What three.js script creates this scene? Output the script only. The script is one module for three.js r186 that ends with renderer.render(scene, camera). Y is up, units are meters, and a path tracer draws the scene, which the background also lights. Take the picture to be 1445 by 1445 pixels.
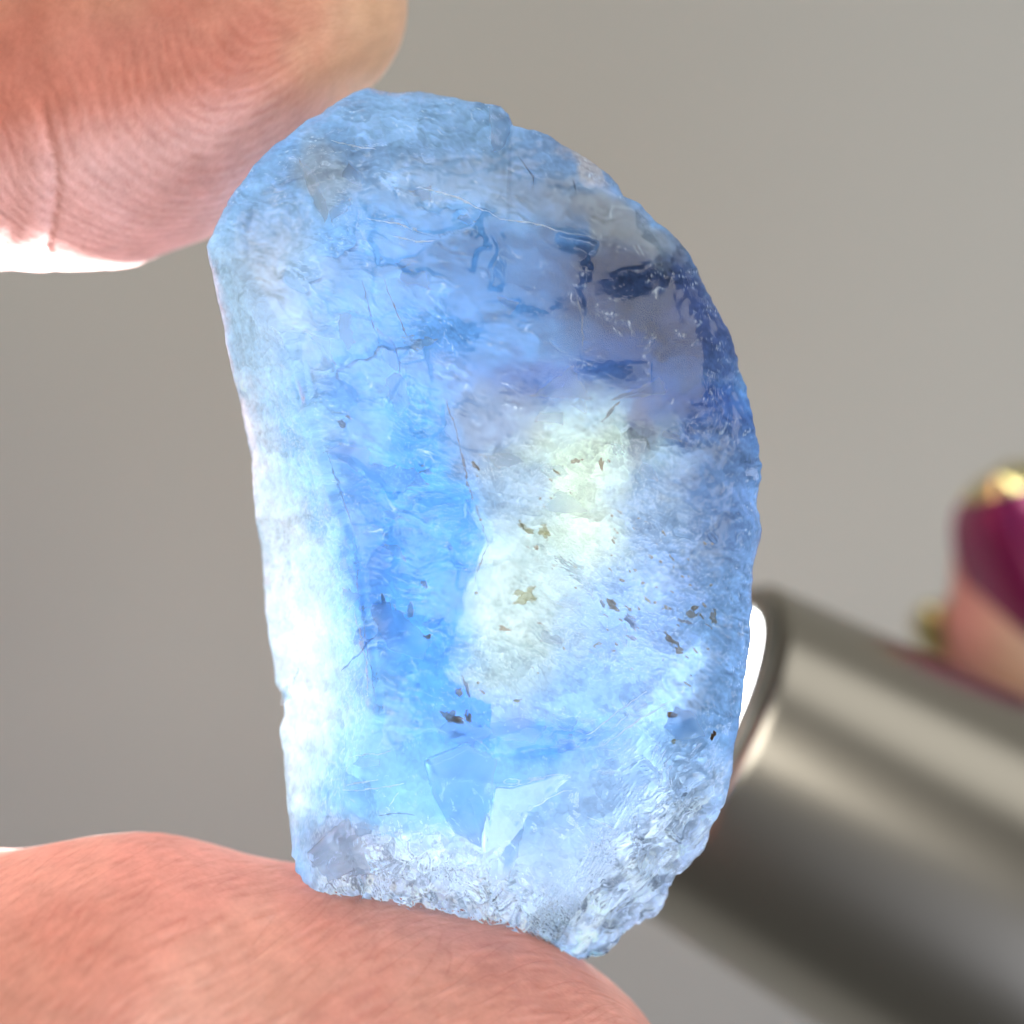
import * as THREE from 'three';
import { mergeGeometries } from 'three/addons/utils/BufferGeometryUtils.js';
import { RectAreaLightUniformsLib } from 'three/addons/lights/RectAreaLightUniformsLib.js';
import { createNoise2D, createNoise3D } from 'simplex-noise';

// ---------------------------------------------------------------- measures
// Working unit: 1/27.8 mm ("unit"); x to the right, y DOWN, z towards the viewer. The stone is 45 mm tall.
const U = 1 / 27800, MID = 722.5, EYE = 3253;
const V = (x, y, z = 0) => new THREE.Vector3((x - MID) * U, (MID - y) * U, z * U);
// a point seen in line with (x, y) of the stone's plane but standing z behind it
const back = (x, y, z) => [MID + (x - MID) * (EYE - z) / EYE, MID + (y - MID) * (EYE - z) / EYE, z];

const scene = new THREE.Scene();
scene.background = new THREE.Color().setRGB(0.11, 0.109, 0.103);

// ---------------------------------------------------------------- camera
const camera = new THREE.PerspectiveCamera(25, 1, 0.005, 20);
camera.position.set(0, 0, EYE * U);
camera.lookAt(0, 0, 0);
camera.focus = (EYE - 150) * U;
camera.userData.fStop = 17;

const renderer = new THREE.WebGLRenderer({ antialias: true });
renderer.setSize(1024, 1024);
renderer.toneMapping = THREE.LinearToneMapping;
renderer.toneMappingExposure = 1;
renderer.shadowMap.enabled = true;

// ---------------------------------------------------------------- light
RectAreaLightUniformsLib.init();
function areaLight(name, color, intensity, w, h, from, to) {
  const l = new THREE.RectAreaLight(color, intensity, w, h);
  l.name = name; l.position.set(...from); l.lookAt(...to); scene.add(l);
  return l;
}
areaLight('window_light', 0xfffaf0, 5.6, 0.5, 0.5, [0.14, 0.25, 0.77], [0, 0, -0.1]);
areaLight('side_window_light', 0xf6f4ee, 1.5, 0.4, 0.5, [0.5, 0.45, 0.12], [0, 0, -0.05]);

areaLight('added_low_light', 0xe6ecff, 9, 0.4, 0.4, [0.5, -0.44, 0.3], [0, 0, 0]);  // unseen cool light, added to brighten the index finger pad from below

const SUN_AT = back(974, 1040, -640), SUN_TO = [-0.82, -0.27, 0.48]; // lens centre, beam direction (y down)
const LAMP = 0.215;

// ---------------------------------------------------------------- helpers
let seedState = 20240611;
const rnd = () => { seedState = (seedState + 0x6d2b79f5) | 0; let t = Math.imul(seedState ^ (seedState >>> 15), 1 | seedState); t = (t + Math.imul(t ^ (t >>> 7), 61 | t)) ^ t; return ((t ^ (t >>> 14)) >>> 0) / 4294967296; };
const N2 = createNoise2D(rnd), N3 = createNoise3D(rnd);
const clamp = (x, a = 0, b = 1) => Math.min(b, Math.max(a, x));
const sstep = (a, b, x) => { const t = clamp((x - a) / (b - a)); return t * t * (3 - 2 * t); };
const mix = (a, b, t) => a + (b - a) * t;
const mix3 = (a, b, t) => [mix(a[0], b[0], t), mix(a[1], b[1], t), mix(a[2], b[2], t)];
const smin = (a, b, k) => { const h = Math.max(k - Math.abs(a - b), 0) / k; return Math.min(a, b) - h * h * k * 0.25; };
const s2l = (c) => c <= 0.04045 ? c / 12.92 : Math.pow((c + 0.055) / 1.055, 2.4);
const rgb = (r, g, b) => [s2l(r / 255), s2l(g / 255), s2l(b / 255)];
const fbm = (x, y, o = 4) => { let s = 0, a = 0.5; for (let i = 0; i < o; i++, a *= 0.5, x = x * 2.03 + 17.1, y = y * 2.03 - 9.3) s += a * N2(x, y); return s; };
const numbers = {};
function numbered(name) { const n = numbers[name] = (numbers[name] ?? -1) + 1; return n ? name + '_' + String(n).padStart(3, '0') : name; }
function thing(name, label, category, group) {
  const o = new THREE.Group(); o.name = numbered(name); o.userData = { label, category }; if (group) o.userData.group = group;
  scene.add(o); return o;
}
function part(name, geometry, material, parent, label) {
  const m = new THREE.Mesh(geometry, material); m.name = name; m.castShadow = m.receiveShadow = true; parent.add(m);
  if (label) m.userData.label = label;
  return m;
}
function geo(pos, idx, extra = {}) {
  const g = new THREE.BufferGeometry();
  g.setAttribute('position', new THREE.BufferAttribute(pos instanceof Float32Array ? pos : new Float32Array(pos), 3));
  for (const [k, [a, n]] of Object.entries(extra)) g.setAttribute(k, new THREE.BufferAttribute(a instanceof Float32Array ? a : new Float32Array(a), n));
  g.setIndex(new THREE.BufferAttribute(idx instanceof Uint32Array ? idx : new Uint32Array(idx), 1));
  if (!extra.normal) g.computeVertexNormals();
  return g;
}
function dataTexture(w, h, n, fill, srgb) {
  const d = new Uint8Array(w * h * 4);
  for (let y = 0; y < h; y++) for (let x = 0; x < w; x++) {
    const c = fill(x, y), o = (y * w + x) * 4;
    for (let k = 0; k < 3; k++) d[o + k] = clamp(n === 1 ? c : c[k]) * 255;
    d[o + 3] = 255;
  }
  const t = new THREE.DataTexture(d, w, h); t.magFilter = t.minFilter = THREE.LinearFilter; t.wrapS = t.wrapT = THREE.RepeatWrapping;
  if (srgb) t.colorSpace = THREE.SRGBColorSpace;
  t.needsUpdate = true; return t;
}

// ---------------------------------------------------------------- wall
{
  const g = new THREE.PlaneGeometry(4, 3, 1, 1);
  const m = part('wall', g, new THREE.MeshStandardMaterial({ color: new THREE.Color().setRGB(0.385, 0.38, 0.34), roughness: 0.95 }), scene);
  m.position.set(0, 0, -0.13); m.rotation.y = 0.15; m.userData.kind = 'structure'; m.userData.label = 'plain warm grey wall, out of focus behind the stone';
}

// ---------------------------------------------------------------- signed distance meshing for hands
function meshField(f, lo, hi, cell) {
  const n = [0, 1, 2].map((k) => Math.ceil((hi[k] - lo[k]) / cell) + 1), [nx, ny, nz] = n, val = new Float32Array(nx * ny * nz).fill(1e6), B = 8;
  const at = (i, j, k) => (k * ny + j) * nx + i;
  for (let k = 0; k < nz; k += B) for (let j = 0; j < ny; j += B) for (let i = 0; i < nx; i += B) {
    const c = f(lo[0] + (i + B / 2) * cell, lo[1] + (j + B / 2) * cell, lo[2] + (k + B / 2) * cell);
    if (Math.abs(c) > cell * (B * 0.9 + 3) + 45) { if (c < 0) for (let c3 = k; c3 < Math.min(k + B, nz); c3++) for (let c2 = j; c2 < Math.min(j + B, ny); c2++) val.fill(-1e6, at(i, c2, c3), at(Math.min(i + B, nx), c2, c3)); continue; }
    for (let c3 = k; c3 < Math.min(k + B, nz); c3++) for (let c2 = j; c2 < Math.min(j + B, ny); c2++) for (let c1 = i; c1 < Math.min(i + B, nx); c1++) val[at(c1, c2, c3)] = f(lo[0] + c1 * cell, lo[1] + c2 * cell, lo[2] + c3 * cell);
  }
  const id = new Int32Array(nx * ny * nz).fill(-1), pos = [], nor = [], idx = [];
  for (let k = 0; k < nz - 1; k++) for (let j = 0; j < ny - 1; j++) for (let i = 0; i < nx - 1; i++) {
    const o = at(i, j, k);
    let s = 0, any = 0;
    for (let c = 0; c < 8; c++) if (val[o + (c & 1) + ((c >> 1) & 1) * nx + (c >> 2) * nx * ny] < 0) s++;
    if (s === 0 || s === 8) continue;
    let x = 0, y = 0, z = 0;
    for (let c = 0; c < 8; c++) for (const d of [1, 2, 4]) if (!(c & d)) {
      const e = c | d, a = val[o + (c & 1) + ((c >> 1) & 1) * nx + (c >> 2) * nx * ny], b = val[o + (e & 1) + ((e >> 1) & 1) * nx + (e >> 2) * nx * ny];
      if ((a < 0) === (b < 0)) continue;
      const t = a / (a - b); any++;
      x += (c & 1) + (d === 1 ? t : 0); y += ((c >> 1) & 1) + (d === 2 ? t : 0); z += (c >> 2) + (d === 4 ? t : 0);
    }
    let p = [lo[0] + (i + x / any) * cell, lo[1] + (j + y / any) * cell, lo[2] + (k + z / any) * cell], g;
    for (let pass = 0; pass < 2; pass++) {
      const e = 2.5, q = f(p[0], p[1], p[2]);
      g = [f(p[0] + e, p[1], p[2]) - f(p[0] - e, p[1], p[2]), f(p[0], p[1] + e, p[2]) - f(p[0], p[1] - e, p[2]), f(p[0], p[1], p[2] + e) - f(p[0], p[1], p[2] - e)];
      const l = Math.hypot(...g) || 1; g = g.map((v) => v / l);
      if (pass === 0) p = p.map((v, a) => v - g[a] * clamp(q, -cell, cell));
    }
    id[o] = pos.length / 3; pos.push(...p); nor.push(...g);
  }
  for (let k = 1; k < nz - 1; k++) for (let j = 1; j < ny - 1; j++) for (let i = 1; i < nx - 1; i++) {
    const o = at(i, j, k), a = val[o] < 0;
    for (const [d, u, w] of [[1, nx, nx * ny], [nx, nx * ny, 1], [nx * ny, 1, nx]]) {
      if (a === val[o + d] < 0) continue;
      const q = [id[o - u - w], id[o - w], id[o], id[o - u]];
      if (q.some((v) => v < 0)) continue;
      // y is turned over when placed, so the winding is turned too
      a ? idx.push(q[0], q[2], q[1], q[0], q[3], q[2]) : idx.push(q[0], q[1], q[2], q[0], q[2], q[3]);
    }
  }
  return { pos, nor, idx };
}
// chains of joints [x, y, z, radius]; bones are tapered capsules joined smoothly
function bonesOf(chains) { const b = []; for (const c of chains) for (let i = 0; i + 1 < c.length; i++) b.push([c[i], c[i + 1]]); return b; }
function capsule(p, x, y, z) {
  const [a, b] = p, dx = b[0] - a[0], dy = b[1] - a[1], dz = b[2] - a[2];
  const t = clamp(((x - a[0]) * dx + (y - a[1]) * dy + (z - a[2]) * dz) / (dx * dx + dy * dy + dz * dz));
  return Math.hypot(x - a[0] - dx * t, y - a[1] - dy * t, z - a[2] - dz * t) - mix(a[3], b[3], t);
}
const placeAll = (pos, nor) => {
  for (let i = 0; i < pos.length; i += 3) { pos[i] = (pos[i] - MID) * U; pos[i + 1] = (MID - pos[i + 1]) * U; pos[i + 2] *= U; nor[i + 1] = -nor[i + 1]; }
};

// ---------------------------------------------------------------- hand holding the stone
{
  const index = [[-620, 200, -330, 268], [-60, 112, -70, 246], [120, 108, -60, 250], [250, 80, -60, 224], [402, -12, -65, 170]];
  const indexUp = [[-620, 210, -330, 270], [-1450, 560, -620, 330]];
  const thumb = [[-160, 1500, 20, 292], [200, 1472, 50, 287], [450, 1495, 50, 262], [640, 1535, 45, 245], [728, 1575, 40, 232]];
  const thumbUp = [[-160, 1500, 20, 292], [-950, 1420, -160, 300], [-1700, 1150, -420, 400]];
  const others = [
    [[-1500, 520, -900, 300], [-700, 60, -950, 270], [-560, 620, -900, 240], [-900, 820, -760, 220]],
    [[-1560, 620, -1220, 290], [-820, 180, -1330, 260], [-680, 700, -1250, 235], [-1000, 880, -1080, 215]],
    [[-1640, 760, -1520, 270], [-1020, 420, -1640, 230], [-900, 830, -1550, 205], [-1150, 960, -1400, 185]],
  ];
  const palm = [[[-1450, 560, -620, 330], [-2300, 1100, -800, 430]], [[-1500, 520, -900, 300], [-2350, 1050, -950, 430]], [[-1560, 620, -1220, 290], [-2350, 1080, -1100, 420]], [[-1640, 760, -1520, 270], [-2350, 1120, -1200, 400]], [[-1700, 1150, -420, 400], [-2350, 1120, -850, 430]], [[-2350, 1100, -950, 520], [-3300, 1500, -1050, 520]]];
  const bi = bonesOf([index]), bt = bonesOf([thumb]), bo = bonesOf([indexUp, thumbUp, ...others, ...palm]);
  const chain = (bones, x, y, z, k) => { let d = 1e6; for (const b of bones) d = d > 1e5 ? capsule(b, x, y, z) : smin(d, capsule(b, x, y, z), k); return d; };
  // folds of skin at the joint of the index finger
  const fold = (x, y) => 98 + 10 * Math.sin((y - 170) / 70) - Math.pow(Math.max(0, y - 260) / 60, 2) * 12;
  const f = (x, y, z) => {
    let di = chain(bi, x, y, z, 60), dt = chain(bt, x, y, z, 60);
    if (Math.abs(di) < 40 && z > -200) {
      const d = x - fold(x, y), w = sstep(150, 235, y) * sstep(400, 330, y);
      di += 0.6 * w * (9 * Math.exp(-Math.pow(d / 7, 2)) - (d < 0 ? 9 * Math.exp(-Math.pow((d + 26) / 24, 2)) : 2 * Math.exp(-d / 40)));
      di += 1.6 * N3(x / 110, y / 110, z / 110) + 0.5 * N3(x / 24, y / 24, z / 24);
    }
    if (Math.abs(dt) < 40) dt += 1.2 * N3(x / 220, y / 160, z / 160) + 0.5 * N3(x / 30, y / 34, z / 30);
    let d = Math.min(di, dt);
    if (x < 100) d = smin(d, chain(bo, x, y, z, 110), 80);
    return d;
  };
  const fine = meshField(f, [-420, -420, -420], [1010, 1900, 380], 9);
  const coarse = meshField((x, y, z) => Math.max(f(x, y, z), x + 405), [-3300, -420, -2000], [-360, 2100, 500], 26);
  const put = (m) => {
    const { pos, nor, idx } = m, n = pos.length / 3, col = new Float32Array(n * 3), uv = new Float32Array(n * 2);
    for (let i = 0; i < n; i++) {
      const x = pos[i * 3], y = pos[i * 3 + 1], z = pos[i * 3 + 2];
      const di = chain(bi, x, y, z, 60), dt = chain(bt, x, y, z, 60);
      let c, a, b;
      if (di < dt) {
        const ang = Math.atan2(y - mix(140, 0, clamp((x + 60) / 500)), z + 60);
        a = (x + 450) / 1100; b = 0.5 + ang / 4.2;
        c = mix3([0.64, 0.36, 0.245], [0.62, 0.27, 0.20], sstep(-40, 150, y + 0.15 * x + 40 * N3(x / 120, y / 120, z / 120)));
        c = mix3(c, [0.78, 0.54, 0.34], sstep(380, 560, x + 0.25 * y + 14 * N3(x / 60, y / 60, z / 60)));
        c = mix3(c, [0.76, 0.54, 0.52], 0.9 * sstep(190, 300, y + 0.2 * x));  // light from the stone on the lower pad, painted into the skin
        uv[i * 2] = clamp(a) * 0.48 + 0.01;
      } else {
        const ang = Math.atan2(y - 1500, z - 40);
        a = (x + 450) / 1500; b = 0.5 + ang / 4.2;
        c = mix3([0.86, 0.47, 0.39], [0.89, 0.55, 0.45], sstep(-0.3, 0.5, fbm(x / 260, y / 200, 3)));
        c = mix3(c, [0.82, 0.41, 0.34], sstep(300, 800, x) * 0.7);
        uv[i * 2] = clamp(a) * 0.48 + 0.51;
      }
      uv[i * 2 + 1] = clamp(b, 0.01, 0.99);
      const v = 1 + 0.07 * N3(x / 45, y / 45, z / 45) + 0.06 * N3(x / 150, y / 150, z / 150 + 7);
      for (let k = 0; k < 3; k++) col[i * 3 + k] = clamp(c[k] * v);
    }
    placeAll(pos, nor);
    return geo(pos, idx, { normal: [nor, 3], color: [col, 3], uv: [uv, 2] });
  };
  // skin relief: left half the index finger, right half the thumb
  const W = 2048, H = 1024;
  const bump = dataTexture(W, H, 1, (x, y) => {
    const idx = x < W / 2, a = ((x / W - (idx ? 0.01 : 0.51)) / 0.48), ang = (y / H - 0.5) * 4.2;
    const px = a * (idx ? 1100 : 1500) - 450, py = idx ? 130 + ang * 240 : 1500 + ang * 280;
    let h = 0.5;
    const wx = px + 34 * fbm(px / 420, py / 420, 2), wy = py + 34 * fbm(px / 420 + 50, py / 420, 2);
    if (idx) {
      // ridges fan out from the joint, bending along the pad towards the tip
      const q = Math.atan2(wy - 150, wx + 40), r = Math.hypot(wx + 40, wy - 150), bend = Math.hypot(wx - 440, (wy - 110) * 1.05);
      const line = Math.sin(bend / 2.5), gap = sstep(-0.5, 0.6, N2(wx / 22, wy / 22));
      h += 0.2 * line * (0.2 + 0.8 * gap) * mix(0.1, 1, sstep(150, 250, py + 0.12 * px)) * sstep(470, 380, px) + 0.10 * fbm(px / 12, py / 12, 3);
    } else {
      const line = Math.sin((wx * 0.62 + wy * 0.9) / 3.4), deep = Math.pow(Math.max(0, 1 - Math.abs(N2((wx * 0.75 + wy * 0.66) / 34, (wx * 0.66 - wy * 0.75) / 210)) * 4), 2);
      h += 0.16 * line * sstep(-0.4, 0.7, N2(wx / 50, wy / 50)) - 0.2 * deep + 0.08 * fbm(px / 8, py / 8, 3);
    }
    return h;
  });
  const tone = dataTexture(W, H, 3, (x, y) => {
    const idx = x < W / 2, a = ((x / W - (idx ? 0.01 : 0.51)) / 0.48), ang = (y / H - 0.5) * 4.2, px = a * (idx ? 1100 : 1500) - 450, py = idx ? 130 + ang * 240 : 1500 + ang * 280;
    const o = (y * W + x) * 4, h = bump.image.data[o] / 255 - 0.5, m = 0.07 * fbm(px / 70, py / 70, 4) + 0.05 * fbm(px / 14, py / 14, 3);
    return [0.92 + 0.30 * h + m, 0.90 + 0.52 * h + m * 1.3, 0.88 + 0.56 * h + m * 1.4];
  });
  const skin = new THREE.MeshPhysicalMaterial({ vertexColors: true, map: tone, roughness: 0.95, bumpMap: bump, bumpScale: 0.00007, clearcoat: 0.2, clearcoatRoughness: 0.38, transmission: 0.26, thickness: 0, ior: 1.4, specularIntensity: 0.5, side: THREE.DoubleSide });
  const hand = thing('hand', 'bare fingertips pinching the blue stone from above and below at left', 'hand');
  part('fingers', mergeGeometries([put(fine), put(coarse)]), skin, hand);
}

// ---------------------------------------------------------------- the blue stone
const OUT = [[330, 293], [318, 330], [305, 360], [312, 410], [325, 480], [334, 540], [345, 600], [355, 660], [360, 740], [365, 800], [372, 880], [380, 930], [385, 968], [398, 990], [399, 1012], [393, 1030], [400, 1080], [408, 1140], [425, 1215], [440, 1245], [480, 1285], [560, 1312], [640, 1330], [720, 1345], [780, 1350], [825, 1357], [836, 1352], [862, 1337], [885, 1318], [930, 1288], [940, 1268], [946, 1240], [962, 1226], [985, 1203], [996, 1180], [1003, 1152], [1018, 1125], [1026, 1090], [1031, 1050], [1041, 970], [1049, 920], [1054, 860], [1057, 800], [1066, 770], [1069, 748], [1064, 715], [1068, 660], [1064, 630], [1058, 600], [1045, 540], [1025, 480], [1002, 432], [985, 395], [970, 368], [953, 343], [925, 320], [900, 298], [876, 286], [870, 268], [858, 254], [825, 228], [770, 200], [724, 186], [718, 172], [706, 160], [640, 141], [590, 128], [578, 129], [560, 130], [520, 125], [490, 140], [440, 175], [390, 220], [350, 265]];
const CX = 700, CY = 740;
function outlineRing(count) {
  const pts = [];
  const total = OUT.reduce((s, p, i) => s + Math.hypot(p[0] - OUT[(i + 1) % OUT.length][0], p[1] - OUT[(i + 1) % OUT.length][1]), 0);
  for (let i = 0; i < OUT.length; i++) {
    const a = OUT[i], b = OUT[(i + 1) % OUT.length], n = Math.max(2, Math.round(count * Math.hypot(a[0] - b[0], a[1] - b[1]) / total));
    for (let k = 0; k < n; k++) pts.push([mix(a[0], b[0], k / n), mix(a[1], b[1], k / n)]);
  }
  return pts.map(([x, y]) => {
    const dx = x - CX, dy = y - CY, l = Math.hypot(dx, dy), ragged = 0.5 + 0.5 * sstep(850, 1000, x + 0.2 * (y - 700)) * sstep(900, 600, y) + 1.6 * sstep(1150, 1250, y);
    const o = ragged * (2 * N2(x / 24, y / 24) + 0.8 * N2(x / 10, y / 10) * sstep(-0.2, 0.5, N2(x / 90, y / 90))) + 1.4 * N2(x / 60, y / 60);
    return [x + dx / l * o, y + dy / l * o];
  });
}
// signed distance to the left of an upward or downward polyline (positive on its left side)
function beside(line, x, y) {
  let best = 1e9, sign = 1;
  for (let i = 0; i + 1 < line.length; i++) {
    const [ax, ay] = line[i], [bx, by] = line[i + 1], dx = bx - ax, dy = by - ay, t = clamp(((x - ax) * dx + (y - ay) * dy) / (dx * dx + dy * dy));
    const ex = x - ax - dx * t, ey = y - ay - dy * t, d = Math.hypot(ex, ey);
    if (d < best - 1e-6) { best = d; sign = dx * ey - dy * ex > 0 ? 1 : -1; }
  }
  return best * sign;
}
function inside(poly, x, y) { // signed distance, positive inside
  let c = false, d = 1e9;
  for (let i = 0, j = poly.length - 1; i < poly.length; j = i++) {
    const [ax, ay] = poly[i], [bx, by] = poly[j];
    if ((ay > y) !== (by > y) && x < (bx - ax) * (y - ay) / (by - ay) + ax) c = !c;
    const dx = bx - ax, dy = by - ay, t = clamp(((x - ax) * dx + (y - ay) * dy) / (dx * dx + dy * dy));
    d = Math.min(d, Math.hypot(x - ax - dx * t, y - ay - dy * t));
  }
  return c ? d : -d;
}
const RIDGE_L = [[296, 230], [335, 340], [410, 480], [462, 640], [505, 760], [530, 900], [545, 1000], [500, 1120], [505, 1145], [400, 1290]];
const RIDGE_T = [[300, 290], [440, 215], [560, 222], [690, 218], [712, 190], [760, 150]];
const RIDGE_T2 = [[380, 300], [560, 285], [700, 300], [830, 335], [960, 350]];
const RIDGE_R = [[880, 250], [930, 420], [1000, 560], [1010, 700], [1020, 810], [1028, 900], [1020, 1010], [985, 1120]];
const RIDGE_B = [[1060, 1010], [900, 1040], [800, 1075], [700, 1090], [560, 1120], [480, 1170], [420, 1180]];
const CORE = [[632, 560], [648, 610], [662, 690], [688, 765], [672, 820], [650, 880], [640, 950], [690, 985], [860, 975], [960, 940], [1015, 850], [1000, 720], [930, 650], [868, 585], [800, 610], [740, 650], [690, 640]];
const CRUSH = [[470, 1170], [560, 1165], [640, 1190], [700, 1225], [790, 1265], [850, 1200], [930, 1110], [1015, 1080], [1020, 1130], [930, 1300], [830, 1380], [640, 1340], [430, 1270]];
const FACETS = [ // [outline, tilt x, tilt y, lift] : small cleavage faces
  [[[690, 1130], [697, 1098], [800, 1083], [775, 1108], [742, 1135], [722, 1172], [698, 1197], [684, 1203]], 0.45, 0.42, 1],
  [[[608, 1062], [660, 1042], [702, 1060], [697, 1098], [690, 1130], [682, 1190], [640, 1165], [618, 1110]], -0.35, -0.3, -1],
  [[[688, 160], [707, 160], [722, 186], [712, 222], [693, 232]], -0.3, -0.1, -3],
  [[[443, 1190], [498, 1142], [520, 1185], [535, 1222], [470, 1228]], -0.35, -0.3, -2],
  [[[722, 1172], [738, 1150], [728, 1205], [716, 1235], [690, 1230], [700, 1200]], -0.4, -0.3, -1],
  [[[670, 1030], [745, 1012], [830, 1030], [790, 1048], [700, 1062]], 0.2, 0.3, 1],
  [[[840, 1350], [850, 1300], [940, 1215], [1000, 1150], [990, 1200], [945, 1240], [930, 1290]], 0.1, 0.25, 4],
  [[[1060, 786], [1034, 820], [1026, 900], [1016, 1010], [1020, 1100], [1050, 1000], [1064, 860]], 0.5, 0, -4],
  [[[345, 290], [470, 250], [520, 330], [440, 420], [360, 380]], 0.16, 0.1, 0], [[[520, 300], [700, 310], [660, 400], [540, 390]], -0.12, 0.12, 0], [[[700, 320], [840, 350], [820, 460], [690, 420]], 0.14, -0.1, 0],
  [[[480, 520], [600, 480], [640, 620], [560, 700], [500, 640]], 0.1, 0.14, 0], [[[560, 720], [660, 700], [650, 860], [560, 900]], -0.14, 0.08, 0], [[[860, 600], [980, 640], [1000, 760], [900, 740]], 0.1, 0.1, 0],
  [[[800, 1090], [900, 1060], [960, 1100], [880, 1190], [790, 1170]], 0.2, -0.2, 0],
  [[[484, 742], [503, 745], [503, 770], [492, 764]], 0.5, 0.3, 1],
  [[[398, 470], [446, 478], [440, 500], [452, 560], [442, 575], [418, 510]], 0.5, 0.2, 1],
];
for (const [poly] of FACETS) poly.mid = [0, 1].map((k) => poly.reduce((s, p) => s + p[k], 0) / poly.length);
const cell2 = (x, y, s) => { // nearest of jittered cells: distance to its edge, three random numbers, slope of the cell's own plane here
  const gx = Math.floor(x / s), gy = Math.floor(y / s); let a = 1e9, b = 1e9, id = 0, id2 = 0, ox = 0, oy = 0;
  for (let j = -1; j <= 1; j++) for (let i = -1; i <= 1; i++) {
    const h = Math.sin((gx + i) * 127.1 + (gy + j) * 311.7) * 43758.5453, h1 = h - Math.floor(h), h2 = (h1 * 7919.77) % 1;
    const dx = x - (gx + i + h1) * s, dy = y - (gy + j + h2) * s, d = Math.hypot(dx, dy);
    if (d < a) { b = a; a = d; id = h1; id2 = h2; ox = dx; oy = dy; } else if (d < b) b = d;
  }
  const t = id * 40;
  return [b - a, (id * 613.3) % 1, (id2 * 917.1) % 1, (id * 331.7 + id2 * 57.1) % 1, (ox * Math.cos(t) + oy * Math.sin(t)) / s];
};
const along = (x, y, deg) => { const c = Math.cos(deg * Math.PI / 180), s = Math.sin(deg * Math.PI / 180); return [x * c + y * s, -x * s + y * c]; };
function streaks(x, y, deg, la, lw) { // broken strokes in one direction, about -1 to 1
  const [u, v] = along(x, y, deg);
  return 0.55 * N2(u / la, v / lw) + 0.3 * N2(u / la * 2.3 + 9, v / lw * 2.1) + 0.2 * N2(u / la * 4.9 - 5, v / lw * 4.3);
}
const thread = (x, y, deg, la, lw, sharp) => { const [u, v] = along(x, y, deg); return Math.pow(clamp(1 - Math.abs(N2(u / la, v / lw)) * sharp), 2); };
function regions(x, y) { // shares of the five kinds of grain
  const wob = 12 * fbm(x / 60, y / 60, 3);
  const L = sstep(-8, 22, beside(RIDGE_L, x, y) + wob), C = sstep(-30, 50, inside(CORE, x, y) + wob), S = sstep(-50, 55, inside(CRUSH, x, y) + wob * 2.2), T = sstep(0, 60, 310 - y + wob), R = sstep(0, 60, x + 0.3 * (y - 700) - 880 + wob) * sstep(1040, 980, y) * (1 - C);
  const low = sstep(1010, 1050, y + wob) * (1 - L) * (1 - S);
  return { L: L * (1 - S), C: C * (1 - S), S, T: T * (1 - L), R, low, M: clamp(1 - L - C - S - T - low) };
}
function front(x, y, rim) { // height of the front of the stone
  let z = 175 - 0.07 * (x - 720) + 0.03 * (y - 700) + 12 * fbm(x / 300, y / 300, 2);
  const wob = 9 * fbm(x / 55, y / 55, 3);
  const L = beside(RIDGE_L, x, y) + wob * 0.35, T = -beside(RIDGE_T, x, y) + wob, T2 = -beside(RIDGE_T2, x, y) + wob, R = -beside(RIDGE_R, x, y) + wob * 1.4, Bt = -beside(RIDGE_B, x, y) + wob;
  z = smin(z, 190 - L * mix(0.4, 1, sstep(380, 620, y)), 6);
  z = smin(z, 178 - T2 * 0.34, 30);
  z = smin(z, 160 - T * 0.75, 10);
  z = smin(z, 182 - R * 0.6, 40);
  z = smin(z, 185 - Bt * 0.42, 30);
  for (const [poly, tx, ty, lift] of FACETS) {
    if (x < poly[0][0] - 220 || x > poly[0][0] + 220 || y < poly[0][1] - 220 || y > poly[0][1] + 220) continue;
    const loose = lift === 0 ? 1 : 0.2, d = inside(poly, x + wob * 1.3 * loose, y + wob * 1.1 * loose + 6 * loose * N2(x / 40, y / 40));
    if (d > -5) z += sstep(-4, mix(5, lift === 0 ? 26 : 6, sstep(0, 0.5, N2(x / 90, y / 90 + 40))), d) * (lift + tx * (x - poly.mid[0]) + ty * (y - poly.mid[1])) * 0.4;
  }
  // chipped, rounded rim
  const wide = 12 + 26 * sstep(-0.3, 0.7, N2(x / 130 + 60, y / 130)), e = clamp(rim / wide); z -= (1 - Math.sqrt(1 - (1 - e) * (1 - e))) * wide * 0.85;
  return z;
}
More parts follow.
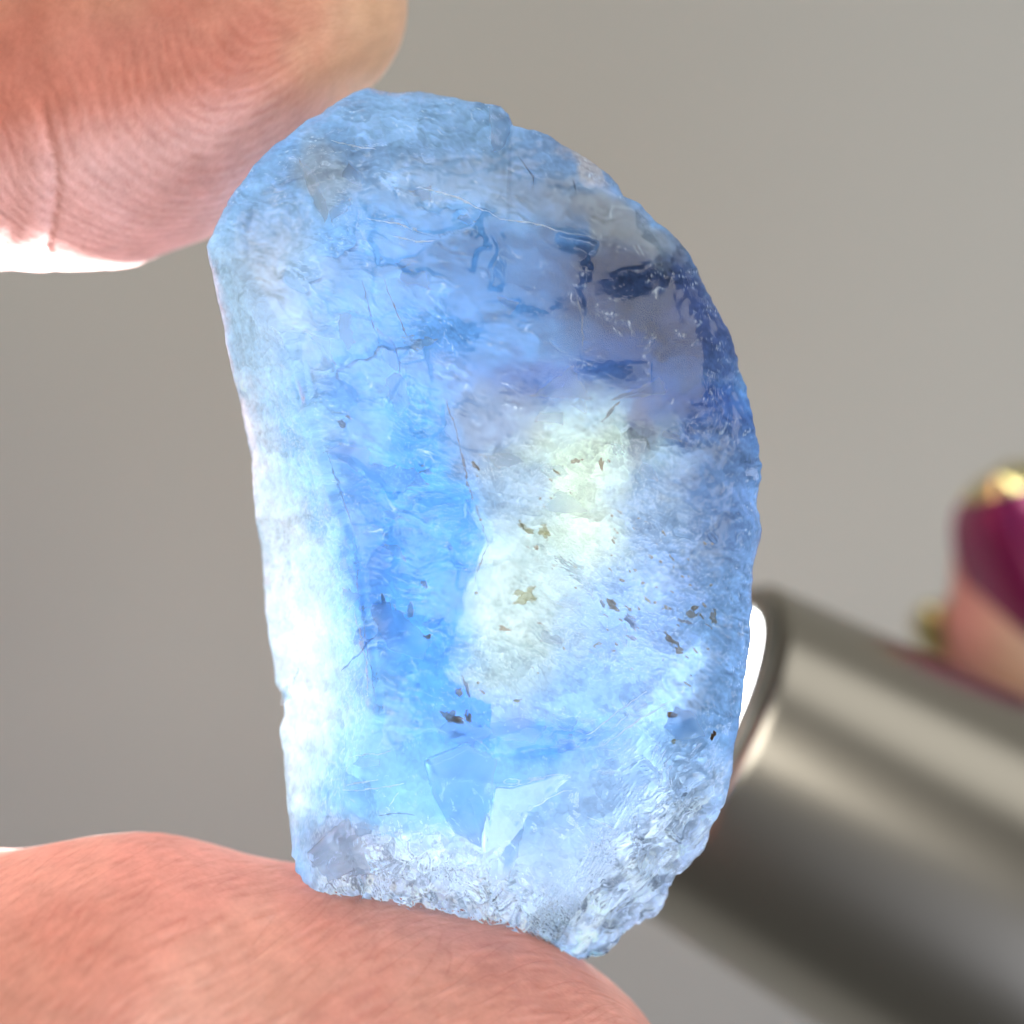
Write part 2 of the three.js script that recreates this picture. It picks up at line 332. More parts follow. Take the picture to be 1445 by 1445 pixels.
function relief(x, y, fine) { // grain of the surface; every face has one of its own
  const w = regions(x, y), wx = x + 16 * fbm(x / 90, y / 90, 2), wy = y + 16 * fbm(x / 90 + 31, y / 90, 2), patch = 0.35 + 0.65 * sstep(-0.4, 0.5, N2(x / 75, y / 60));
  const calm = mix(0.4, 1, sstep(0.15, 0.6, N2(x / 110 + 4, y / 80)));
  let z = calm * (0.2 * N2(x / 4.5, y / 4.5) + 0.4 * fbm(x / 18, y / 14, 3));
  z += (w.M * mix(1, 0.35, sstep(640, 860, x)) + 0.4 * w.low) * calm * patch * 1.0 * streaks(wx, wy, 16, 46, 9);
  { const k = cell2(wx, wy * 1.5, 85), k2 = cell2(wx + 300, wy, 38); z += (1 - w.S) * (k[4] * mix(2.4, 1, sstep(650, 800, x)) * k[1] + k2[4] * 0.9 * sstep(0.5, 0.9, k2[2])); }
  z += w.T * calm * patch * mix(0.8, 0.4, sstep(650, 850, x)) * streaks(wx, wy, 7, 80, 9);
  z += w.L * (0.5 * (1 - 2 * Math.abs(N2(wx / 10, wy / 12))) + 0.5 * streaks(wx, wy, 82, 50, 12));
  z += w.C * calm * (1.2 * streaks(wx, wy, 30, 36, 9) + 0.4 * (1 - 2 * Math.abs(N2(wx / 14, wy / 10))));
  z += w.R * calm * 0.5 * streaks(wx, wy, 60, 40, 8) + w.low * sstep(800, 900, x) * 1.6 * streaks(wx, wy, -42, 44, 7);
  if (w.S > 0.01) {
    const right = sstep(790, 860, x + 0.5 * (y - 1200)), [u, v] = along(wx, wy, -42), c = cell2(mix(u, u / 2.8, right), v, 9), c2 = cell2(mix(wx + 40, u / 2, right), mix(wy, v, right), 22);
    z += w.S * ((c[1] - 0.5) * 1.6 + c[4] * 3.6 + (c2[1] - 0.5) * 4 + c2[4] * 14 + right * 3 * streaks(wx, wy, -42, 60, 9));
  }
  return z * mix(0.2, 1, fine) * mix(1, 0.4, sstep(560, 700, x) * sstep(590, 520, y));
}
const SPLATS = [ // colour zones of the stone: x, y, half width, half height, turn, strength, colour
  [420, 800, 120, 420, -8, 0.95, [168, 210, 244]], [380, 400, 100, 150, -20, 0.9, [212, 234, 248]],  // left bevel and upper left: light leaving the stone, painted pale
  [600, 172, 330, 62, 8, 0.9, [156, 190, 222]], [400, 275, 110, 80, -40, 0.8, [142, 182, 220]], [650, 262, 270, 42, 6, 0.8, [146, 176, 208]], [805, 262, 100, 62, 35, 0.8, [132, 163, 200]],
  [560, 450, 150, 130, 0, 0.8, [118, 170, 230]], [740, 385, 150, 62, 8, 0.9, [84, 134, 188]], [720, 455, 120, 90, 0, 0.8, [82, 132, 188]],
  [890, 430, 130, 95, 30, 0.95, [50, 66, 104]], [985, 470, 50, 100, -20, 0.85, [72, 88, 134]], [880, 520, 95, 42, 0, 0.8, [54, 86, 146]],  // upper right lies outside the beam; its dimness is painted in
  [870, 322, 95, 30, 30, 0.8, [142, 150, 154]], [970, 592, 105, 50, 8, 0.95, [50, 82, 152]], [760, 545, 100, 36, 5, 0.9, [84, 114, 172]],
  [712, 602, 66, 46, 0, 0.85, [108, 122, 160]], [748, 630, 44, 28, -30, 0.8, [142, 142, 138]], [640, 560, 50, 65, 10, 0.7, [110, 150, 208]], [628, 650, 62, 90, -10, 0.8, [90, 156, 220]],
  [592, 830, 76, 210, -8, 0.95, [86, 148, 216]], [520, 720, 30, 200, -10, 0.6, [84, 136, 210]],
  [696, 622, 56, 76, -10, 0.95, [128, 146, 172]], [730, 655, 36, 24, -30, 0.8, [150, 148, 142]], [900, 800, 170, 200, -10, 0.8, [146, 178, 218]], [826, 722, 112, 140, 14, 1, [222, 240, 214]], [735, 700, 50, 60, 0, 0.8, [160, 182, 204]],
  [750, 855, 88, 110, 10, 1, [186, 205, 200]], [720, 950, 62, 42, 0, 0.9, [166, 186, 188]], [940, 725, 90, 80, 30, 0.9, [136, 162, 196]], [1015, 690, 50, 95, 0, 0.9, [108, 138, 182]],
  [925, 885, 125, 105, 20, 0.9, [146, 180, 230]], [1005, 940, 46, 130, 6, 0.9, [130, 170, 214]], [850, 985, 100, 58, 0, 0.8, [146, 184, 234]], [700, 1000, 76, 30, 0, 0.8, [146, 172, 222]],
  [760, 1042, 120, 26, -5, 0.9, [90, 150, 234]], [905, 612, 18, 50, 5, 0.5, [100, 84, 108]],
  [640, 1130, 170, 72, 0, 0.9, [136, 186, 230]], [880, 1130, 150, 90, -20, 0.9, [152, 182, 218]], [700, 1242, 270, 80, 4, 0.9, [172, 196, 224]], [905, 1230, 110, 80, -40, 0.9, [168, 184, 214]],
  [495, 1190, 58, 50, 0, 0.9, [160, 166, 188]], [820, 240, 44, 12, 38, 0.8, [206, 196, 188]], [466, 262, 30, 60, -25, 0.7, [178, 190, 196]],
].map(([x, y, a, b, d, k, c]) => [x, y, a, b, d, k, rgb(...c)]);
const GAIN = 0.9;
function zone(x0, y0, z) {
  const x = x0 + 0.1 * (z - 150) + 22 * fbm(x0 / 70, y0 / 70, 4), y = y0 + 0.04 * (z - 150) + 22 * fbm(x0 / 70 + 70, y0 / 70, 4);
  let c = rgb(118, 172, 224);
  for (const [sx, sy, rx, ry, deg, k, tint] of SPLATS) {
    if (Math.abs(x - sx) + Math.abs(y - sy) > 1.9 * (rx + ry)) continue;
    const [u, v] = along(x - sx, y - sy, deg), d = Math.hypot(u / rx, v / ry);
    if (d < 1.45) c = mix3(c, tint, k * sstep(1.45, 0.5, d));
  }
  c = mix3(c, [0.86, 0.95, 0.99], 0.95 * sstep(25, 105, beside(RIDGE_L, x, y)) * sstep(420, 600, y + 0.4 * (x - 330)));  // left bevel painted towards white at the edge, as if lit through
  // the core ends sharply along its left side
  const w = regions(x0, y0), q = inside(CORE, x0 + 0.4 * (x - x0), y0 + 0.4 * (y - y0));
  if (q < 0 && q > -70 && x0 < 692 && y0 > 690) c = mix3(c, rgb(82, 142, 238), 0.85 * sstep(-2, -6, q) * sstep(-70, -20, q));
  // cloudy grain, pale cracks with backlit sparkle painted in white, darker strokes
  const wx = x0 + 14 * fbm(x0 / 60, y0 / 60, 3), wy = y0 + 14 * fbm(x0 / 60 + 31, y0 / 60, 3);
  const p1 = sstep(-0.2, 0.5, N2(x0 / 64 + 3, y0 / 50)), p2 = sstep(-0.1, 0.6, N2(x0 / 50 - 9, y0 / 64));
  let g = 0.2 * fbm(x0 / 10, y0 / 9, 3) + 0.16 * fbm(x0 / 40, y0 / 34, 2), white = 0, dark = 0;
  g += (0.3 + 0.7 * p1) * (w.M * 0.46 * streaks(wx, wy, 16, 70, 11) + w.T * 0.46 * streaks(wx, wy, 7, 110, 12) + w.low * 0.2 * streaks(wx, wy, -12, 90, 14)) + w.C * 0.34 * streaks(wx, wy, 28, 34, 9) + w.R * 0.28 * streaks(wx, wy, 60, 50, 11) + w.L * 0.22 * streaks(wx, wy, 80, 70, 16);
  { const k = cell2(wx, wy * 1.5, 85), k2 = cell2(wx + 300, wy, 38); g += (1 - w.S) * (0.16 * (k[2] - 0.5) + 0.2 * k[4] + 0.22 * (k2[1] - 0.5) * sstep(0.5, 0.9, k2[2])); white += (1 - w.S) * 0.12 * p2 * sstep(1.6, 0.4, k2[0]) * (k2[3] > 0.6 ? 1 : 0); }
  white += (w.M * 0.75 + w.T * 0.9) * p1 * thread(wx, wy, 12, 90, 20, 15) + w.L * (0.55 * thread(wx, wy, 60, 9, 15, 3.2) + 0.3 * p2 * thread(wx, wy, 80, 70, 14, 7)) + w.C * (0.5 * p1 * thread(wx, wy, 30, 44, 11, 7) + 0.25 * thread(wx, wy, 100, 16, 11, 5)) + w.R * 0.35 * p2 * thread(wx, wy, 55, 40, 13, 9) + w.low * (0.55 * p2 * thread(wx, wy, -14, 90, 18, 12) + sstep(800, 900, x0) * 0.8 * p1 * thread(wx, wy, -42, 40, 9, 6));
  dark += w.C * (0.4 * p1 * thread(wx - 130, wy, 24, 30, 8, 4) + 0.85 * p2 * thread(wx + 300, wy, 32, 46, 13, 6)) + w.M * 0.4 * p2 * thread(wx + 90, wy, 60, 40, 24, 9) + w.L * 0.22 * thread(wx + 70, wy, 70, 20, 10, 6) + w.R * 0.4 * p1 * thread(wx, wy + 99, 50, 40, 15, 7);
  if (w.S > 0.01) {
    const right = sstep(790, 860, x0 + 0.5 * (y0 - 1200)), [u, v] = along(wx, wy, -42), k = cell2(mix(u, u / 2.8, right), v, 9), k2 = cell2(mix(wx + 40, u / 2, right), mix(wy, v, right), 22);
    g += w.S * (0.5 * (k[2] - 0.5) + 0.7 * k[4] + 0.3 * (k2[3] - 0.5) + 0.9 * k2[4]); white += w.S * (k[3] > 0.8 ? clamp(0.6 + 1.6 * k[4]) : 0) + w.S * right * 0.7 * p1 * thread(wx, wy, -42, 60, 10, 6) + w.S * 0.5 * sstep(2.2, 0.6, k[0]) * p1; dark += w.S * 0.12 * sstep(2, 0.5, k2[0]);  // facet shading and sparkle painted into the crushed zone
  }
  c = mix3(c, [0.62, 0.75, 0.92], 0.6 * w.S);  // crushed zone painted brighter where little lamp light arrives
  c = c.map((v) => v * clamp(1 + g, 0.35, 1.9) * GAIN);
  const pale = x0 > 670 && x0 < 810 && y0 > 1070 && y0 < 1210 ? sstep(-2, 2.5, inside(FACETS[0][0], x0 + 2 * N2(x0 / 9, y0 / 9), y0)) : 0;
  c = mix3(c, [0.52, 0.70, 0.84], (0.8 + 0.5 * g) * pale * mix(1, 0.6, sstep(1180, 1090, y0 - 0.4 * (x0 - 690))));  // light passing through this facet, painted as a pale tint
  c = mix3(c, [0.80, 0.92, 0.98], clamp(white * 0.75));
  c = mix3(c, [c[0] * 0.45, c[1] * 0.5, c[2] * 0.6], clamp(dark));
  return c.map((k) => clamp(k, 0, 0.97));
}
const GAP = 55, SIZE = 0.978;
function backOf(x, y) {
  const L = beside(RIDGE_L, x, y);
  return Math.max(-270 + 0.1 * (x - 720) + 18 * fbm(x / 200 + 3, y / 200, 3), -270 + L * 0.9);
}
{
  const stone = thing('raw_crystal', 'rough translucent blue crystal with pale green core and glowing left edge partly painted white', 'crystal');
  const put = (pos, x, y, z) => pos.push((x - MID) * SIZE * U, (MID - y) * SIZE * U, z * U);
  const quads = (idx, base, rows, n, flip) => { for (let r = 0; r < rows; r++) for (let i = 0; i < n; i++) { const a = base + r * n + i, b = base + r * n + (i + 1) % n, c = a + n, d = b + n; flip ? idx.push(a, c, b, b, c, d) : idx.push(a, b, c, b, d, c); } };
  const rings = (ring, M, power, f) => { for (let r = 0; r <= M; r++) { const s = 1 - Math.pow(r / M, power) * 0.998; for (const [ex, ey] of ring) f(CX + (ex - CX) * s, CY + (ey - CY) * s, (1 - s) * Math.hypot(ex - CX, ey - CY) * 0.85); } };
  // cloudy, colour-zoned body
  {
    const ring = outlineRing(1250), n = ring.length, M = 270, pos = [], col = [], idx = [];
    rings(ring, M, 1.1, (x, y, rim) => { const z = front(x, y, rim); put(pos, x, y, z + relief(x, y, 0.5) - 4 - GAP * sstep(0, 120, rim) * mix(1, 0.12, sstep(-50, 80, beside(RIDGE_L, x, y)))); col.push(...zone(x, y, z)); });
    quads(idx, 0, M, n, false);
    const g1 = geo(pos, idx, { color: [col, 3] });
    const cloudy = new THREE.MeshPhysicalMaterial({ vertexColors: true, roughness: 0.97, transmission: 0.9, thickness: 0, ior: 1.43, specularIntensity: 0.2, side: THREE.DoubleSide });
    part('cloudy_body', g1, cloudy, stone);
  }
  {
    const ring = outlineRing(1550), n = ring.length, M = 340, K = 40, pos = [], idx = [];
    rings(ring, M, 1.1, (x, y, rim) => put(pos, x, y, front(x, y, rim) + relief(x, y, 1)));
    quads(idx, 0, M, n, false);
    const base = pos.length / 3, rows = [];
    for (let r = 1; r <= 14; r++) rows.push([1, r / 14]);
    for (let r = 1; r <= K; r++) rows.push([1 - r / K * 0.998, 1]);
    for (const [s, t] of rows) for (const [ex, ey] of ring) {
      const inset = 1 - 0.03 * Math.sin(t * Math.PI * 0.5) * s, x = CX + (ex - CX) * s * inset, y = CY + (ey - CY) * s * inset;
      const zf = front(ex, ey, 0) + relief(ex, ey, 1), z = mix(zf, Math.min(backOf(x, y), zf - 14), t) + (t > 0 && t < 1 ? 4 * N3(x / 14, y / 14, t * 8) : 0);
      put(pos, x, y, z);
    }
    quads(idx, base, rows.length - 1, n, true);
    for (let i = 0; i < n; i++) { const a = i, b = (i + 1) % n, c = base + i, d = base + (i + 1) % n; idx.push(a, c, b, b, c, d); }
    part('glassy_body', geo(pos, idx), new THREE.MeshPhysicalMaterial({ color: new THREE.Color().setRGB(0.97, 0.98, 1), roughness: 0.12, transmission: 1, thickness: 0.02, ior: 1.33, attenuationColor: new THREE.Color().setRGB(0.78, 0.90, 0.98), attenuationDistance: 0.02 }), stone);
  }
  const skinAt = (x, y, depth = 0.5) => { const rim = inside(OUT, x, y); return front(x, y, rim) - 2 - depth * GAP * sstep(0, 120, rim); };
  // flat inner fractures just under the surface
  const tinted = (c, r = 0.5, vertexColors = false) => new THREE.MeshPhysicalMaterial({ color: new THREE.Color().setRGB(...c), roughness: r, transmission: 1, thickness: 0, ior: 1.1, vertexColors, side: THREE.DoubleSide });
  const film = tinted([1, 1, 1], 0.5, true), shade = [0.50, 0.62, 0.76], greyShade = [0.66, 0.68, 0.73], tan = [0.80, 0.74, 0.68], milk = new THREE.MeshPhysicalMaterial({ color: new THREE.Color().setRGB(0.85, 0.93, 0.98), roughness: 1, transmission: 0.5, thickness: 0, side: THREE.DoubleSide });
  const plate = (outline, m) => {
    const pts = [], n = outline.length;
    for (let i = 0; i < n; i++) { const a = outline[i], b = outline[(i + 1) % n], k = Math.max(2, Math.round(Math.hypot(a[0] - b[0], a[1] - b[1]) / 7)); for (let q = 0; q < k; q++) { const x = mix(a[0], b[0], q / k), y = mix(a[1], b[1], q / k); pts.push([x + 2.2 * N2(x / 14, y / 14), y + 2.2 * N2(x / 14 + 40, y / 14)]); } }
    const cx = pts.reduce((s, p) => s + p[0], 0) / pts.length, cy = pts.reduce((s, p) => s + p[1], 0) / pts.length, pos = [], idx = [], col = [], R = 6, turn = rnd() * 360, deep = 0.25 + 0.6 * rnd(), slant = 0.05 * (rnd() - 0.5);
    for (let r = 0; r <= R; r++) for (const [x, y] of pts) {
      const qx = mix(x, cx, r / R), qy = mix(y, cy, r / R), [u] = along(x - cx, y - cy, turn), open = sstep(-0.2, 0.6, u / (Math.hypot(x - cx, y - cy) || 1));
      put(pos, qx, qy, skinAt(qx, qy, deep) + slant * u);
      const k = mix(1, sstep(0, 0.75, r / R), open) * (0.75 + 0.3 * fbm(qx / 20, qy / 20, 3));
      col.push(...m.map((v) => mix(1, v, clamp(k))));
    }
    quads(idx, 0, R, pts.length, false);
    part('fracture', geo(pos, idx, { color: [col, 3] }), film, stone);
  };
  plate([[608, 1062], [660, 1042], [702, 1060], [697, 1098], [690, 1130], [682, 1190], [640, 1165], [618, 1110]], shade);
  plate([[443, 1190], [498, 1142], [520, 1185], [535, 1222], [470, 1228]], greyShade);
  plate([[722, 1172], [738, 1150], [730, 1205], [716, 1235], [690, 1226], [704, 1196]], shade);
  plate([[550, 540], [562, 531], [578, 542], [582, 575], [566, 592], [556, 570]], greyShade);
  plate([[567, 480], [584, 497], [600, 500], [622, 484], [600, 478]], tan);
  plate([[486, 452], [502, 446], [500, 470], [506, 492], [496, 502], [484, 480]], tan);
  plate([[430, 238], [452, 262], [472, 310], [468, 328], [446, 290]], tan);
  plate([[472, 310], [500, 290], [496, 308], [474, 326]], greyShade);
  plate([[690, 160], [708, 160], [722, 186], [712, 222], [695, 230]], greyShade);
  plate([[945, 990], [972, 998], [988, 1030], [950, 1034], [930, 1018]], shade);
  plate([[690, 1012], [740, 1004], [770, 1018], [752, 1040], [708, 1036]], [0.72, 0.76, 0.9]);
  plate([[776, 1000], [812, 1010], [802, 1030], [784, 1020]], shade);
  plate([[536, 470], [548, 520], [566, 530], [560, 490]], [0.8, 0.84, 0.92]);
  plate([[393, 1000], [396, 972], [408, 965], [412, 985]], shade);
  plate([[395, 815], [406, 795], [420, 786], [428, 790], [415, 806]], shade);
  plate([[455, 826], [486, 797], [502, 780], [504, 798], [470, 815]], shade);
  for (let i = 0; i < 40; i++) { // fainter planes scattered through the stone
    const x = 380 + 600 * rnd(), y = 240 + 860 * rnd(), a = 16 + 52 * rnd() * rnd(), deg = 20 + 50 * (rnd() - 0.5), k = 3 + Math.floor(rnd() * 3), o = [];
    for (let q = 0; q < k; q++) { const t = (q + 0.7 * rnd()) / k * Math.PI * 2, [u, v] = along(Math.cos(t) * a * (0.6 + 0.7 * rnd()), Math.sin(t) * a * 0.5, -deg); o.push([x + u, y + v]); }
    if (inside(OUT, x, y) > 60) { const t = 0.60 + 0.26 * rnd(); plate(o, [t - 0.02, t, t + 0.06]); }
  }
  // cracks: thin ribbons, dark or healed white
  const crack = (line, width, m) => {
    const p = [], idx = [], pts = [], deep = 0.1 + 0.7 * rnd();
    for (let i = 0; i + 1 < line.length; i++) { const k = Math.max(3, Math.round(Math.hypot(line[i + 1][0] - line[i][0], line[i + 1][1] - line[i][1]) / 5)); for (let q = 0; q < k; q++) pts.push([mix(line[i][0], line[i + 1][0], q / k), mix(line[i][1], line[i + 1][1], q / k)]); }
    pts.push(line[line.length - 1]);
    pts.forEach(([x, y], i) => {
      const a = pts[Math.max(0, i - 1)], b = pts[Math.min(pts.length - 1, i + 1)], l = Math.hypot(b[0] - a[0], b[1] - a[1]) || 1, nx = -(b[1] - a[1]) / l, ny = (b[0] - a[0]) / l;
      const t = i / (pts.length - 1), wv = width * (0.1 + 0.7 * Math.sin(Math.PI * clamp(t, 0.04, 0.96))) * clamp(0.75 + 0.8 * N2(x / 12, y / 12), m === milk ? 0.05 : 0.3, 1.4), o = 1.1 * N2(x / 30 + 8, y / 30) + 0.7 * N2(x / 7, y / 7);
      for (const k of [-0.5, 0.5]) { const qx = x + nx * (o + k * wv), qy = y + ny * (o + k * wv); put(p, qx, qy, skinAt(qx, qy, deep)); }
      if (i) { const a0 = 2 * i - 2; idx.push(a0, a0 + 1, a0 + 2, a0 + 1, a0 + 3, a0 + 2); }
    });
    part('crack', geo(p, idx), m, stone);
  };
  const inky = tinted([0.46, 0.56, 0.70]), shadowy = tinted([0.58, 0.68, 0.80]), brownish = tinted([0.66, 0.58, 0.55]);
  crack([[628, 560], [645, 610], [660, 680], [688, 765]], 4, brownish); crack([[690, 762], [676, 800], [668, 826]], 3, brownish);
  crack([[470, 640], [490, 700], [504, 742]], 5, shadowy); crack([[504, 742], [516, 800], [522, 850], [530, 900], [540, 960], [546, 1000]], 3.5, shadowy);
  crack([[540, 886], [520, 912], [482, 952]], 4, inky); crack([[456, 914], [446, 960]], 3.5, inky); crack([[428, 930], [414, 966]], 4, inky); crack([[520, 880], [500, 876]], 2, inky);
  crack([[516, 404], [532, 470], [548, 500]], 3, inky); crack([[546, 404], [560, 440], [584, 497]], 3, brownish); crack([[560, 488], [568, 520], [570, 548]], 3, inky);
  crack([[730, 232], [752, 262], [750, 285]], 3, inky); crack([[806, 266], [812, 284]], 4, inky); crack([[810, 420], [818, 452], [820, 500]], 3, inky); crack([[845, 600], [870, 570]], 6, brownish);
  crack([[474, 211], [505, 220], [536, 225]], 4, milk); crack([[591, 276], [650, 292], [702, 318]], 4, milk); crack([[522, 321], [566, 328], [612, 342]], 3.5, milk); crack([[560, 346], [590, 352], [614, 350]], 3, milk);
  crack([[702, 318], [760, 326], [802, 340]], 3, milk); crack([[823, 1031], [862, 1000], [906, 969]], 3, milk); crack([[844, 1045], [890, 1012], [948, 979]], 3.5, milk); crack([[858, 1022], [880, 1004]], 3, milk);
  crack([[506, 1063], [528, 1058], [556, 1048]], 3, milk); crack([[493, 1104], [536, 1098], [575, 1092]], 2.5, milk); crack([[500, 1096], [540, 1086]], 3, milk); crack([[552, 1122], [568, 1104]], 2.5, milk);
  crack([[540, 1136], [568, 1132], [590, 1135]], 3.5, inky); crack([[512, 850], [520, 885], [530, 925], [532, 975]], 5, milk); crack([[688, 1096], [712, 1090], [796, 1082]], 2.5, milk); crack([[690, 1130], [684, 1200]], 3.5, milk);
  crack([[690, 1312], [740, 1322], [800, 1338]], 3, inky); crack([[742, 1135], [770, 1112], [802, 1106]], 2.5, milk); crack([[826, 1140], [866, 1160]], 2, milk);
  // rusty mineral specks
  const rust = [[0.80, 0.71, 0.62], [0.80, 0.79, 0.79], [0.84, 0.80, 0.69], [0.46, 0.26, 0.12]].map((c) => tinted(c, 0.62));
  const speck = (x, y, w, h, deg, m) => {
    const flakes = [], s0 = rnd() * 50, count = 3 + Math.floor(rnd() * 3);
    for (let q = 0; q < count; q++) {
      const g = new THREE.IcosahedronGeometry(1, 1), a = g.attributes.position, s = s0 + q * 7, big = q ? 0.25 + 0.35 * rnd() : 0.7, ox = q ? (rnd() - 0.5) * w * 1.7 : 0, oy = q ? (rnd() - 0.5) * h * 2.2 : 0;
      for (let i = 0; i < a.count; i++) { const [px, py, pz] = [a.getX(i), a.getY(i), a.getZ(i)], k = big * (1 + 0.7 * N3(px * 1.3 + s, py * 1.3, 0)); a.setXYZ(i, (ox + px * w * k) * U, (oy + py * h * k) * U, pz * 0.8 * U); }
      flakes.push(g);
    }
    const g = mergeGeometries(flakes); g.computeVertexNormals();
    const o = part('inclusion', g, rust[m], stone); o.position.copy(V(MID + (x - MID) * SIZE, MID + (y - MID) * SIZE, skinAt(x, y, 0.15 + 0.7 * rnd()))); o.rotation.z = -deg * Math.PI / 180;
  };
  for (const q of [[862, 852, 16, 4, 40, 0], [885, 872, 14, 5, 36, 1], [846, 848, 8, 3, 50, 1], [910, 846, 7, 2.5, 60, 2], [972, 862, 7, 8, 20, 0], [958, 872, 9, 3, 10, 1], [940, 898, 14, 5, 52, 0], [950, 914, 10, 5, 60, 0], [1000, 866, 6, 8, 0, 0], [888, 896, 9, 3, 20, 1], [935, 855, 5, 2, 20, 0],
    [748, 748, 11, 4, 20, 2], [766, 748, 10, 7, -20, 2], [735, 740, 7, 4, 60, 2], [756, 772, 5, 4, 0, 0], [812, 652, 8, 4, 10, 0], [845, 656, 3.5, 9, 5, 0], [784, 668, 8, 3, 30, 0], [745, 838, 16, 10, -15, 2], [712, 884, 9, 3, 10, 0], [838, 904, 7, 3, -10, 2],
    [632, 1000, 10, 6, 20, 0], [646, 1004, 12, 6, 10, 0], [662, 1004, 6, 8, 10, 0], [645, 1026, 14, 4, 5, 1], [650, 970, 4, 6, 0, 0], [660, 962, 3, 16, -15, 1], [943, 1003, 9, 4, 20, 3], [996, 1030, 4, 6, 10, 3], [944, 1036, 4, 4, 0, 2], [583, 858, 8, 7, 30, 1], [600, 822, 5, 5, 0, 1], [608, 892, 7, 4, -20, 0], [545, 845, 4, 9, -10, 1], [672, 660, 8, 3, 35, 0], [730, 980, 6, 3, 0, 2],
    [488, 602, 9, 2.5, 45, 1], [498, 594, 8, 2, 45, 1]]) speck(...q);
  { // the finest specks, too small to tell apart
    const grains = [];
    for (let i = 0; i < 80; i++) {
      const t = rnd(), x = t < 0.6 ? 850 + 150 * rnd() : 670 + 200 * rnd(), y = t < 0.6 ? 720 + 240 * rnd() : 640 + 330 * rnd();
      const g = new THREE.IcosahedronGeometry(1, 0), long = 2 + 6 * rnd() * rnd();
      g.scale(long * U, (0.8 + 1.2 * rnd()) * U, 0.6 * U); g.rotateZ(-(20 + 35 * rnd()) * Math.PI / 180);
      const p = V(MID + (x - MID) * SIZE, MID + (y - MID) * SIZE, skinAt(x, y, 0.1 + 0.8 * rnd())); g.translate(p.x, p.y, p.z); grains.push(g);
    }
    part('inclusion', mergeGeometries(grains), rust[0], stone).userData.kind = 'stuff';
  }
}

// ---------------------------------------------------------------- flashlight
{
  const t = thing('flashlight', 'brushed grey metal flashlight shining behind the blue stone', 'flashlight');
  t.position.copy(V(...SUN_AT));
  const dir = new THREE.Vector3(-0.86, 0.475, 0.2).normalize();
  t.quaternion.setFromUnitVectors(new THREE.Vector3(0, 1, 0), dir);
  const mm = 0.00118, lathe = (pts, seg = 128) => new THREE.LatheGeometry(pts.map(([r, y]) => new THREE.Vector2(r * mm, y * mm)), seg);
  const steel = new THREE.MeshPhysicalMaterial({ color: new THREE.Color().setRGB(0.36, 0.335, 0.29), metalness: 1, roughness: 0.3 });
  part('barrel', lathe([[7.9, 0.1], [8.7, 0.1], [8.9, -0.1], [8.95, -0.6], [11.4, -26], [11.6, -70], [11, -71], [0.01, -71]]), steel, t);
  part('bezel', lathe([[7.1, -1.2], [7.1, 0.5], [7.5, 0.8], [8.2, 0.8], [8.4, 0.5], [8.4, 0.1], [7.9, 0.1]]), new THREE.MeshStandardMaterial({ color: 0x8d8c85, metalness: 1, roughness: 0.45 }), t);
  part('lens', lathe([[0.001, 0.6], [4, 0.45], [7.1, 0.1], [7.1, -0.3], [0.001, -0.3]]), new THREE.MeshStandardMaterial({ color: 0xffffff, emissive: new THREE.Color().setRGB(0.98, 1, 1), emissiveIntensity: 18 }), t);
  const lamp = new THREE.SpotLight(new THREE.Color().setRGB(1, 0.985, 1), LAMP, 0, Math.PI * 0.26, 1, 2);
  lamp.name = 'flashlight_beam'; lamp.shadow.radius = 0.25; lamp.castShadow = true;
  const from = V(...SUN_AT).addScaledVector(dir, 0.0012);
  lamp.position.copy(from); lamp.target.position.copy(from).add(new THREE.Vector3(SUN_TO[0], -SUN_TO[1], SUN_TO[2]));
  scene.add(lamp, lamp.target);
}

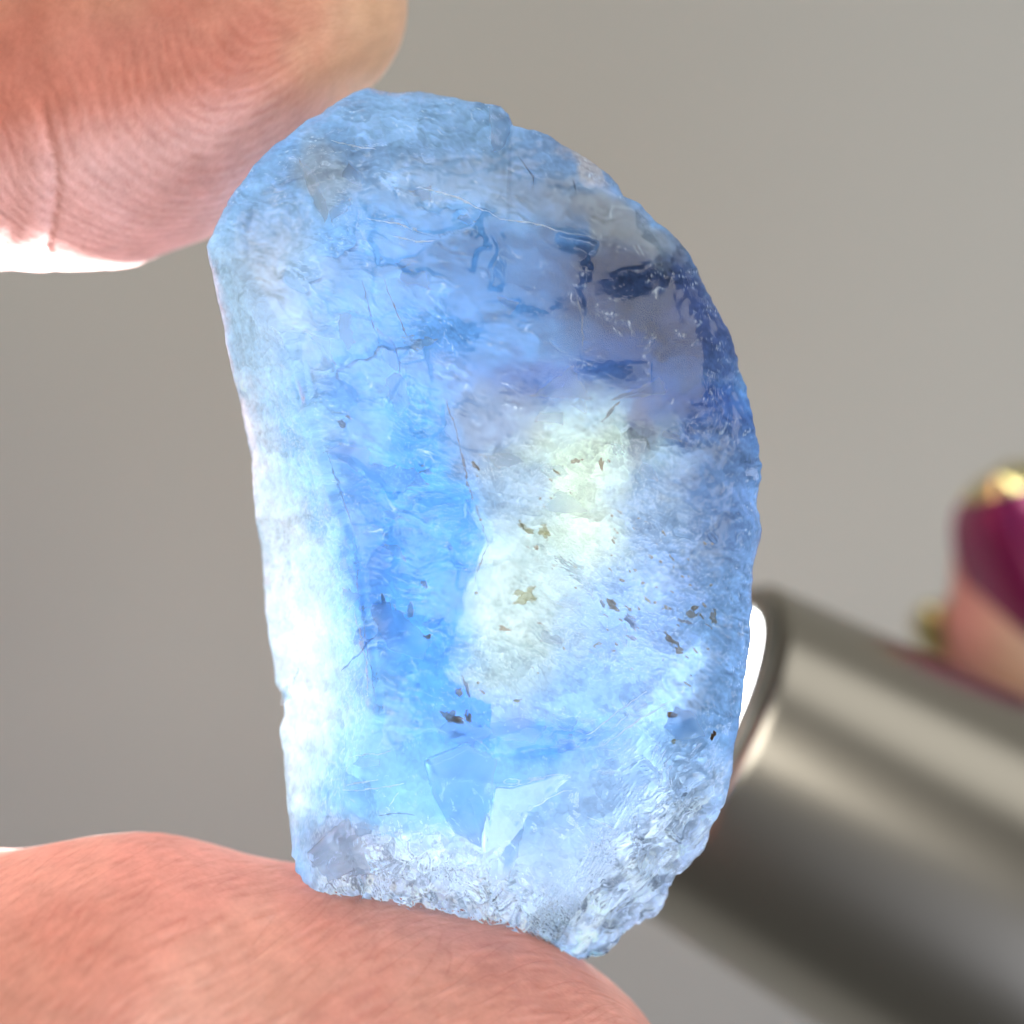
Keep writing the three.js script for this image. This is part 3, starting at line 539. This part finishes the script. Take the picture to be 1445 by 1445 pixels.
// ---------------------------------------------------------------- hand holding the flashlight
{
  const Z = -1150, j = (x, y, r, dz = 0) => [...back(x, y, Z + dz), r];
  const first = [j(1432, 790, 118, 30), j(1440, 880, 135, 20), j(1530, 1010, 165, 0), j(1850, 1080, 190, -120), j(2250, 1000, 230, -200)];
  const second = [j(1345, 930, 42, -190), j(1420, 1010, 90, -190), j(1600, 1090, 130, -200), j(1900, 1180, 180, -200), j(2250, 1150, 230, -200)];
  const third = [j(1480, 1180, 110, -210), j(1660, 1220, 140, -220), j(1950, 1290, 170, -220), j(2260, 1280, 220, -200)];
  const fourth = [j(1600, 1330, 100, -200), j(1760, 1350, 120, -210), j(1980, 1400, 150, -210), j(2270, 1400, 210, -200)];
  const thumb = [j(1640, 1500, 130, 300), j(1850, 1560, 165, 320), j(2150, 1600, 200, 200), j(2500, 1450, 300, 0)];
  const palm = [j(2250, 1000, 230, -200), j(2270, 1400, 230, -200), j(2500, 1450, 320, 0), j(3200, 1500, 380, 0)];
  const bones = bonesOf([first, second, third, fourth, thumb, palm]);
  const f = (x, y, z) => { let d = capsule(bones[0], x, y, z); for (let i = 1; i < bones.length; i++) d = smin(d, capsule(bones[i], x, y, z), 26); return d; };
  const m = meshField(f, [1350, 600, -2000], [3600, 2300, -250], 14);
  const col = [];
  for (let i = 0; i < m.pos.length; i += 3) { const [x, y, z] = [m.pos[i], m.pos[i + 1], m.pos[i + 2]], c = mix3([0.56, 0.36, 0.25], [0.62, 0.27, 0.24], sstep(1680, 1560, x + 0.2 * (y - 900)) * 0.8); col.push(...c.map((k) => k * (1 + 0.06 * N3(x / 50, y / 50, z / 50)))); }
  placeAll(m.pos, m.nor);
  const hand = thing('hand', 'blurred hand with glossy magenta and gold nails gripping the metal flashlight', 'hand');
  part('hand_skin', geo(m.pos, m.idx, { normal: [m.nor, 3], color: [col, 3] }), new THREE.MeshPhysicalMaterial({ vertexColors: true, roughness: 0.6, clearcoat: 0.2, clearcoatRoughness: 0.4 }), hand);
  // nails: curved shells laid on the fingertips
  const nailShape = (len, wide, arch, from, to) => {
    const p = [], ix = [], A = 28, Bn = 24;
    for (let s = 0; s < 2; s++) for (let a = 0; a <= A; a++) for (let b = 0; b <= Bn; b++) {
      const t = mix(from, to, a / A), w = wide * Math.pow(clamp(1 - Math.pow(Math.abs(2 * t - 0.96), 2.8)), 0.5) + 0.02 * wide, q = (b / Bn - 0.5) * 2;
      p.push(q * w, arch * (1 - q * q) + 0.18 * arch * Math.sin(t * 2.4) - s * 0.0006, (t - 0.5) * len);
    }
    const off = (A + 1) * (Bn + 1), e = (a, b) => a * (Bn + 1) + b;
    for (let a = 0; a < A; a++) for (let b = 0; b < Bn; b++) { ix.push(e(a, b), e(a + 1, b), e(a, b + 1), e(a, b + 1), e(a + 1, b), e(a + 1, b + 1)); ix.push(off + e(a, b), off + e(a, b + 1), off + e(a + 1, b), off + e(a, b + 1), off + e(a + 1, b + 1), off + e(a + 1, b)); }
    for (let a = 0; a < A; a++) for (const b of [0, Bn]) ix.push(e(a, b), off + e(a, b), e(a + 1, b), e(a + 1, b), off + e(a, b), off + e(a + 1, b));
    for (let b = 0; b < Bn; b++) for (const a of [0, A]) ix.push(e(a, b), e(a, b + 1), off + e(a, b), e(a, b + 1), off + e(a, b + 1), off + e(a, b));
    return geo(p, ix);
  };
  const magenta = new THREE.MeshPhysicalMaterial({ color: new THREE.Color().setRGB(0.26, 0.012, 0.1), metalness: 0.55, roughness: 0.36, clearcoat: 1, clearcoatRoughness: 0.06, side: THREE.DoubleSide });
  const gold = new THREE.MeshPhysicalMaterial({ color: new THREE.Color().setRGB(0.70, 0.62, 0.30), metalness: 1, roughness: 0.22, side: THREE.DoubleSide });
  const lay = (g, m, x, y, dz, look, label) => { const n = part('nail', g, m, hand, label); n.position.copy(V(...back(x, y, Z + dz))); n.lookAt(n.position.clone().add(look)); return n; };
  const up = new THREE.Vector3(-0.32, 0.9, 0.05);
  const turnNail = (n) => { n.up.set(-0.5, 0, 1); n.lookAt(n.position.clone().add(up)); };
  turnNail(lay(nailShape(0.0122, 0.0052, 0.0034, 0.0, 0.86), magenta, 1462, 772, 130, up, 'metallic magenta nail'));
  turnNail(lay(nailShape(0.0122, 0.0052, 0.0034, 0.86, 1.0), gold, 1462, 772, 130, up, 'gold nail tip'));
  turnNail(lay(nailShape(0.004, 0.0016, 0.0008, 0, 1), gold, 1320, 888, -120, up, 'small gold nail end'));
}

renderer.render(scene, camera);
